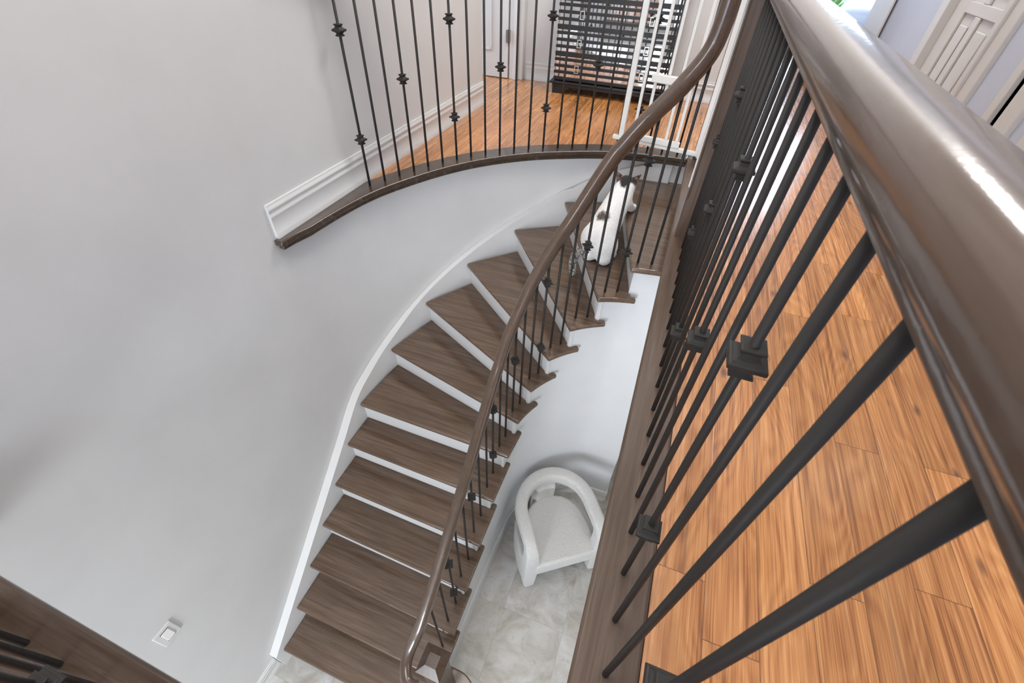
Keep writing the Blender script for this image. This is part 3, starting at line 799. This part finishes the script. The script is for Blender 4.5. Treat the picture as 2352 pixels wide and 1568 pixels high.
EARM = mat('cat_ear', (.05, .035, .03), .9); g3 = NG(EARM); g3.l(g3.ramp(g3.noise(g3.pos(), 60, 3), [(.4, (.020, .015, .013)), (.62, (.22, .13, .10))]), g3.b.inputs['Base Color'])
mb = bpy.data.metaballs.new('cat_meta'); mb.resolution = .012; mb.render_resolution = .012; mb.threshold = .3
mo = bpy.data.objects.new('cat_meta', mb); C.objects.link(mo)
def ball(x, y, z, r, sx=1, sy=1, sz=1):
    e_ = mb.elements.new(type='ELLIPSOID' if (sx, sy, sz) != (1, 1, 1) else 'BALL'); e_.co = P(x, y, z); e_.radius = r * 1.32
    if e_.type == 'ELLIPSOID': e_.size_x, e_.size_y, e_.size_z = sx, sy, sz
ball(-.292, 2.145, -.235, .098); ball(-.232, 2.120, -.255, .096)         # haunches
ball(-.262, 2.150, -.210, .108); ball(-.252, 2.205, -.170, .102); ball(-.240, 2.250, -.122, .094)
ball(-.225, 2.300, -.078, .088); ball(-.215, 2.335, -.045, .074); ball(-.209, 2.372, -.014, .068)   # shoulders, neck, head
ball(-.206, 2.405, -.026, .042); ball(-.300, 2.105, -.305, .052); ball(-.215, 2.085, -.305, .050)
ball(-.315, 2.15, -.322, .034); ball(-.205, 2.125, -.322, .034); ball(-.185, 2.17, -.318, .032)
for x, y0 in ((-.180, 2.320), (-.250, 2.350)):                            # front legs
    for t_ in range(6):
        ball(x - .0 + t_ * .005, y0 + t_ * .018, -.09 - t_ * .0125, .040 - t_ * .0024)
ball(-.148, 2.440, -.158, .026); ball(-.228, 2.455, -.158, .026)
dg = bpy.context.evaluated_depsgraph_get()
me = bpy.data.meshes.new_from_object(mo.evaluated_get(dg)); bpy.data.objects.remove(mo)
me.name = 'cat'; me.materials.clear(); me.materials.append(FUR)
for q_ in me.polygons: q_.use_smooth = True
cat = bpy.data.objects.new('cat', me); C.objects.link(cat)
tag(cat, 'white cat with dark patches and tabby tail climbing the top stairs', 'cat')
def part(m, name, mt, parent, **k):
    return m.obj(name, mt, parent, **k)
for sx in (-1, 1):
    m = MB(); bx, by, bz = -.209 + sx * .034, 2.372, .022
    tip = (bx + sx * .036, by + .012, bz + .036)
    base = [(bx - sx * .022, by - .006, bz + .006), (bx + sx * .018, by - .010, bz - .020), (bx + sx * .016, by + .014, bz - .020), (bx - sx * .014, by + .012, bz + .004)]
    vb = [m.bm.verts.new(P(*b_)) for b_ in base]; vt = m.bm.verts.new(P(*tip))
    for i in range(4): m.bm.faces.new((vb[i], vb[(i + 1) % 4], vt))
    m.bm.faces.new(vb[::-1])
    o = part(m, 'ear', EARM, cat, smooth=False, bevel=.002, seg=2)
tp = catmull([(-.300, 2.085, -.270), (-.330, 2.085, -.305), (-.352, 2.105, -.312), (-.372, 2.105, -.325), (-.378, 2.075, -.365), (-.368, 2.050, -.405), (-.358, 2.045, -.425)], 4)
rings = []
for i, q_ in enumerate(tp):
    a = P(*tp[max(i - 1, 0)]); b = P(*tp[min(i + 1, len(tp) - 1)]); t_ = (b - a).normalized(); sd = t_.cross(Vector((0, 0, 1))).normalized(); up = sd.cross(t_)
    r_ = .022 + .006 * math.sin(math.pi * i / (len(tp) - 1)); r_ *= (1 if i < len(tp) - 3 else .75)
    rings.append([P(*q_) + (sd * math.cos(2 * math.pi * j / 12) + up * math.sin(2 * math.pi * j / 12)) * r_ for j in range(12)])
MB().rings(rings).obj('tail', TABBY, cat, smooth=True, sub=1)

# ------------------------------------------------------------------ light switch on the left wall
sw = thing('light_switch', P(XW, -.036, -1.23), 'white rocker light switch on the left wall below the gallery', 'light switch')
MB().box(XW - .001, XW + .007, -.074, .002, -1.284, -1.172).obj('plate', TRIM, sw, bevel=.003)
MB().box(XW + .007, XW + .0105, -.052, -.020, -1.262, -1.194).obj('rocker', mat('switch_white', (.84, .83, .80), .3), sw, bevel=.002)
DG = mat('switch_gap', (.12, .12, .12), .6)
for zz in (-1.1925, -1.2635): MB().box(XW + .007, XW + .0085, -.054, -.018, zz - .0025, zz + .0025).obj('slot', DG, sw)

# ------------------------------------------------------------------ bedroom glimpsed beyond the gallery
LINEN = paint('bed_linen', (.62, .70, .84), .8, .3)
bed = thing('bed', P(1.6, 5.5, 0), 'bed with white linen in the bright room beyond the gallery', 'bed')
MB().box(.92, 2.5, 4.86, 5.83, .03, .22).obj('base', LINEN, bed, bevel=.01)
MB().box(.90, 2.52, 4.84, 5.85, .22, .42).obj('mattress', LINEN, bed, bevel=.05, seg=5)
for (px, py, lab) in ((1.16, 5.35, 'pale blue white pillow on the bed nearest the doorway'), (1.62, 5.6, 'pale blue white pillow further along the bed')):
    m = MB(); rings = []
    for kz, kr in ((-.05, .55), (-.035, .85), (0, 1), (.04, .9), (.07, .6), (.08, .2)):
        rings.append([P(px + .22 * kr * math.cos(a_) * (1 + .12 * abs(math.sin(2 * a_))), py + .15 * kr * math.sin(a_) * (1 + .12 * abs(math.sin(2 * a_))), .475 + kz) for a_ in [2 * math.pi * i / 20 for i in range(20)]])
    tag(m.rings(rings).obj('pillow', LINEN, smooth=True, sub=1), lab, 'pillow', 'pillows on the bed')
LEAF = mat('leaf_green', (.16, .36, .10), .5); g = NG(LEAF); g.l(g.ramp(g.noise(g.pos(), 9, 3), [(.3, (.08, .2, .05)), (.7, (.28, .48, .14))]), g.b.inputs['Base Color'])
pt = thing('potted_plant', P(1.02, 6.35, 0), 'green leafy potted plant by the bedroom window', 'plant')
m = MB(); m.rings([[P(1.02 + r_ * math.cos(a_), 6.42 + r_ * math.sin(a_), z_) for a_ in [2 * math.pi * i / 16 for i in range(16)]] for r_, z_ in ((.06, 0), (.085, .2), (.075, .2), (.07, .17))]); m.obj('pot', TRIM, pt, smooth=True)
m = MB()
for i in range(110):
    a_ = random.random() * 6.28; l_ = .28 + random.random() * .30; e_ = random.uniform(.5, 1.25)
    d_ = Vector((math.cos(a_) * math.cos(e_), math.sin(a_) * math.cos(e_), math.sin(e_))); sd = Vector((-math.sin(a_), math.cos(a_), 0))
    b0 = P(1.02, 6.42, .18 + random.random() * .1); pts = []
    for t_, w_ in ((0, .008), (.35, .03), (.7, .034), (1, .003)):
        c = b0 + d_ * l_ * S * t_ - Vector((0, 0, .12 * t_ * t_)); pts.append((c - sd * w_, c + sd * w_))
    for (a1, a2), (b1, b2_) in zip(pts[:-1], pts[1:]): m.bm.faces.new([m.bm.verts.new(v_) for v_ in (a1, a2, b2_, b1)])
m.obj('foliage', LEAF, pt)

# ------------------------------------------------------------------ light
wd = bpy.data.worlds.new('world'); bpy.context.scene.world = wd; wd.use_nodes = True
bgn = wd.node_tree.nodes['Background']; bgn.inputs[0].default_value = (.62, .78, 1.0, 1); bgn.inputs[1].default_value = 8.0
def area(name, loc, rot, sx, sy, power, col=(1, 1, 1)):
    l = bpy.data.lights.new(name, 'AREA'); l.shape = 'RECTANGLE'; l.size = sx; l.size_y = sy; l.energy = power; l.color = col
    o = bpy.data.objects.new(name, l); C.objects.link(o); o.location = loc; o.rotation_euler = rot; return o
area('fill_panel_void', P(-.6, .6, ZC - .02), (0, 0, 0), 1.4, 1.4, 56, (1, .98, .95))  # unseen panel added above the void to light the stairs softly
area('fill_panel_hall', P(.0, 3.2, ZC - .02), (0, 0, 0), 1.0, 1.0, 84, (1, .97, .94))  # overhead fill added to brighten the upper hall, out of view
area('fill_panel_gallery', P(.62, 1.4, ZC - .02), (0, 0, 0), .5, 2.6, 5, (.96, .96, 1))  # weak unseen panel added over the gallery floor as fill
area('window_light_bedroom', P(1.6, YF - .06, .96), (math.radians(-90), 0, 0), 2.2, 2.0, 60, (.60, .74, 1))
area('window_light_recess', P(-3.2, 3.75, 1.1), (0, math.radians(-90), 0), 1.2, .6, 52, (.66, .80, 1))
area('foyer_fill', P(-.5, -3.05, -1.2), (math.radians(90), 0, 0), 1.3, 1.6, 100, (.99, .99, 1))  # unseen lamp added behind the viewer to fill the lower storey
area('foyer_fill_upper', P(-.5, -3.05, 1.3), (math.radians(90), 0, 0), 1.3, 1.6, 62, (.99, .99, 1))  # second unseen lamp added to light the walls above the slab
area('window_light_gallery', P(.75, -2.95, 1.2), (math.radians(90), 0, 0), .6, 1.2, 9, (.66, .79, 1))
area('fill_panel_ground', P(.9, .9, -.29), (0, 0, 0), 1.0, 1.6, 15, (1, .99, .97))  # unseen fill added under the gallery slab for tiles and stair wall

# ------------------------------------------------------------------ camera
cam = bpy.data.cameras.new('camera'); co = bpy.data.objects.new('camera', cam); C.objects.link(co)
nad = Vector((1131.5 - 1176, 1838 - 784)); vd = Vector((1699.5 - 1176, -162 - 784)); F = math.sqrt(-nad.dot(vd))
Z = -Vector((nad.x, -nad.y, -F)).normalized(); Y = Vector((vd.x, -vd.y, -F)).normalized(); Y = (Y - Y.dot(Z) * Z).normalized(); X = Y.cross(Z)
R = Matrix((X, Y, Z))
co.matrix_world = Matrix.Translation(P(0, 0, 1.0)) @ R.to_4x4()
cam.sensor_width = 36; cam.lens = F / 2352 * 36; cam.clip_start = .01
cam.dof.use_dof = True; cam.dof.focus_distance = 2.6; cam.dof.aperture_fstop = 11
bpy.context.scene.camera = co
vs = bpy.context.scene.view_settings
vs.view_transform = 'Standard'; vs.look = 'None'; vs.gamma = 1; vs.exposure = 0; vs.use_curve_mapping = False
bpy.context.scene.cycles.use_denoising = True
bpy.context.scene.cycles.use_adaptive_sampling = True; bpy.context.scene.cycles.adaptive_threshold = .06
bpy.context.scene.cycles.max_bounces = 6; bpy.context.scene.cycles.diffuse_bounces = 4; bpy.context.scene.cycles.glossy_bounces = 3
